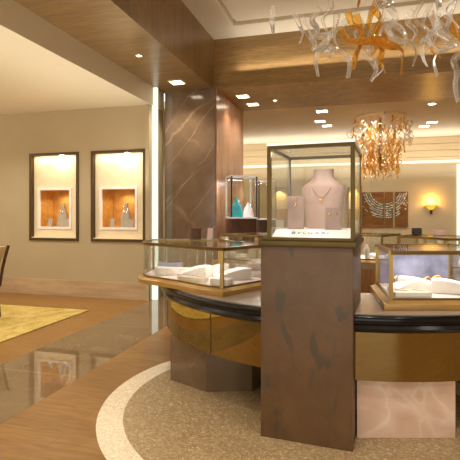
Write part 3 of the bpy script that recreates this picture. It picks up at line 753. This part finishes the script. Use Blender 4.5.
def cardstand(x, y, w, h, label, rz, kind):
    t = thing('display_stand', label, 'jewellery stand', kp(x,y), RZP+rz)
    stand_mesh(w,h).build('satin_card', M['satin_dark'], t, bevel=.004)
    if kind == 'pendant':
        MB().tube([(-.015,-.010,h*.98),(0,-.022,h*.74),(.015,-.010,h*.98)], .0018, n=6).build('chain', M['jewel'], t)
        MB().ball((0,-.026,h*.72), .009).build('pendant', M['jewel'], t, smooth=True)
    else:
        for sx in (-1,1): MB().ball((sx*w*.22,-.016,h*.70), .008).build('earring', M['jewel'], t, smooth=True)
cardstand(-.118,-.075,.095,.195,'narrow mauve satin stand with a gold pendant in the pedestal case',.12,'pendant')
cardstand(.105,-.10,.088,.125,'short mauve satin stand with a pair of gold earrings in the pedestal case',-.05,'earring')
x, y, z = kp(0,-.12); light('case_light', 'AREA', (x, y, kz+kh-.03), 1.5, (255,242,232), .36, rot=(math.radians(-14),0,RZP), sizey=.06)

# ------------------------------------------------------------------ tall showcases behind the counter
def tower(x, d, deg, w, dep, zb, zt, label, mat, feet=False):
    X, Y = W(x, d); t = thing('tower_showcase', label, 'showcase', (X, Y, 0), math.radians(deg)+YAW, 'tall showcases right of the column')
    MB().box(-w/2,w/2,-dep/2,dep/2,0,zb-.02).build('wood_plinth', mat, t, bevel=.004)
    MB().box(-w/2-.01,w/2+.01,-dep/2-.01,dep/2+.01,zb-.02,zb).build('plinth_top', M['white'], t)
    g = MB(); k = .004
    for sy in (-1,1): g.box(-w/2,w/2,sy*dep/2-k,sy*dep/2+k,zb,zt)
    for sx in (-1,1): g.box(sx*w/2-k,sx*w/2+k,-dep/2,dep/2,zb,zt)
    g.build('glass_side', M['glass'], t)
    for sx in (-1,1):
        for sy in (-1,1): MB().box(sx*w/2-.008,sx*w/2+.008,sy*dep/2-.008,sy*dep/2+.008,zb,zt).build('post', M['black'] if sy < 0 else M['steel'], t)
    MB().box(-w/2-.008,w/2+.008,-dep/2-.008,dep/2+.008,zt,zt+.014).build('lid', M['white'], t)
    l = light('tower_light', 'AREA', (X, Y, zt-.02), 9, (240,246,255), w*.7, sizey=.12); return t
tower(.16, 6.6, 14, .37, .33, 1.19, 1.77, 'tall glass showcase holding a teal bust, on a dark wood plinth by the column', M['darkwood'])
tower(.62, 8.0, 10, .30, .30, 1.15, 1.80, 'second tall glass showcase standing behind the one with the teal bust', M['darkwood'])
x, y = W(.09, 6.56); bust('necklace_bust', 'teal silk necklace bust in the tall showcase by the column', (x,y,1.19), YAW, .27, .20, M['teal'], M['steel'], None, .7, True)
x, y = W(.265, 6.58); bust('necklace_bust', 'pale pink necklace bust beside the teal one in the tall showcase', (x,y,1.19), YAW, .21, .16, M['lilac'], M['steel'], None, .7, True)

# ------------------------------------------------------------------ lounge corner: rug and chair
tag(MB().box(-6.4,-3.3,1.2,5.1,0,.014).build('area_rug', M['rug'], bevel=.004), 'olive and gold mottled rug on the wood floor by the cream wall', 'rug')
cx, cy = -4.36, 4.26
chr_ = thing('armless_chair', 'cream upholstered chair with dark wood legs standing on the rug', 'chair', (cx, cy, .014))
for sx in (-1,1):
    for sy in (-1,1):
        b = MB(); top = (sx*.22, sy*.21, .43); bot = (sx*.25+(.02 if sx>0 else 0), sy*.215, 0)
        b.tube([bot, ((bot[0]+top[0])/2,(bot[1]+top[1])/2,.215), top], .022, n=10, taper=lambda t: .65+.35*t).build('leg', M['darkwood'], chr_, smooth=True)
MB().box(-.25,.25,-.24,.24,.40,.50).build('seat', M['upholstery'], chr_, bevel=.03)
bk = MB(); n = 8
vs = []; 
for i in range(n+1):
    u = i/n; xx = .20+.12*u**1.4; zz = .47+.37*u
    vs += [(xx-.03,-.235,zz),(xx+.03,-.235,zz),(xx+.03,.235,zz),(xx-.03,.235,zz)]
fs = [(3,2,1,0), tuple(n*4+q for q in range(4))]+[(i*4+q,i*4+(q+1)%4,(i+1)*4+(q+1)%4,(i+1)*4+q) for i in range(n) for q in range(4)]
bk.add(vs, fs).build('backrest', M['upholstery'], chr_, bevel=.018)
for sy in (-1,1):
    MB().tube([(.24,sy*.245,.36),(.27,sy*.25,.55),(.31,sy*.25,.70),(.365,sy*.245,.85)], .018, n=8).build('back_post', M['darkwood'], chr_, smooth=True)

# ------------------------------------------------------------------ lamps of the room and added lounge fill
warm = (255,249,240)
for x in (-.9, 1.1, 2.6):
    for y in (-1.2, 1.3, 4.6): light('coffer_spot', 'SPOT', (x, y, 3.78), 120, warm, .1, spot=130)
for x in (-6.2, -4.9, -3.6):
    for y in (.4, 2.6, 4.7): light('lounge_spot', 'SPOT', (x, y, 2.76), 62, warm, .1, spot=140)
for x in (-2.43,):
    for y in (1.0, 3.2): light('soffit_spot', 'SPOT', (x, y, 3.03), 40, warm, .07, spot=120)
for x in (-3.2, 0.2, 2.6):
    for y in (9.2, 11.4): light('rear_spot', 'SPOT', (x, y, 3.16), 60, warm, .1, spot=150)
light('cove_glow', 'AREA', (.6, 6.3, 3.30), 12, warm, 4.5, rot=(math.radians(180),0,0), sizey=.1)
light('rear_cove', 'AREA', (-.5, 11.9, 2.3), 62, warm, 7.5, rot=(math.radians(165),0,0), sizey=.06)
light('lounge_fill', 'AREA', (-7.1, 1.6, 2.1), 72, warm, .1, rot=(0,math.radians(205),0), sizey=8)  # unseen uplight added to brighten the lounge ceiling, no fixture
light('lounge_fill', 'AREA', (-2.80, 3.2, 1.6), 30, warm, .1, rot=(0,math.radians(150),0), sizey=5)  # second added fill for the lounge, floats without a fixture

wd = bpy.data.worlds.new('World'); S.world = wd; wd.use_nodes = True
bgn = wd.node_tree.nodes['Background']; bgn.inputs[0].default_value = lin((255,246,230)); bgn.inputs[1].default_value = 2.1

for o in bpy.data.objects:
    if '_o' in o: del o['_o']

# ------------------------------------------------------------------ camera
cam = bpy.data.cameras.new('Camera'); cam.sensor_width = 36; cam.lens = 36*455/460; cam.shift_y = -17/460; cam.clip_start = .05
oc = bpy.data.objects.new('Camera', cam); COL.objects.link(oc); oc.location = (0,0,H); oc.rotation_euler = (PI/2, 0, YAW)
S.camera = oc
S.view_settings.view_transform = 'Standard'; S.view_settings.look = 'None'; S.view_settings.gamma = 1; S.view_settings.use_curve_mapping = False
S.view_settings.exposure = 0.0
S.cycles.transparent_max_bounces = 40; S.cycles.max_bounces = 10
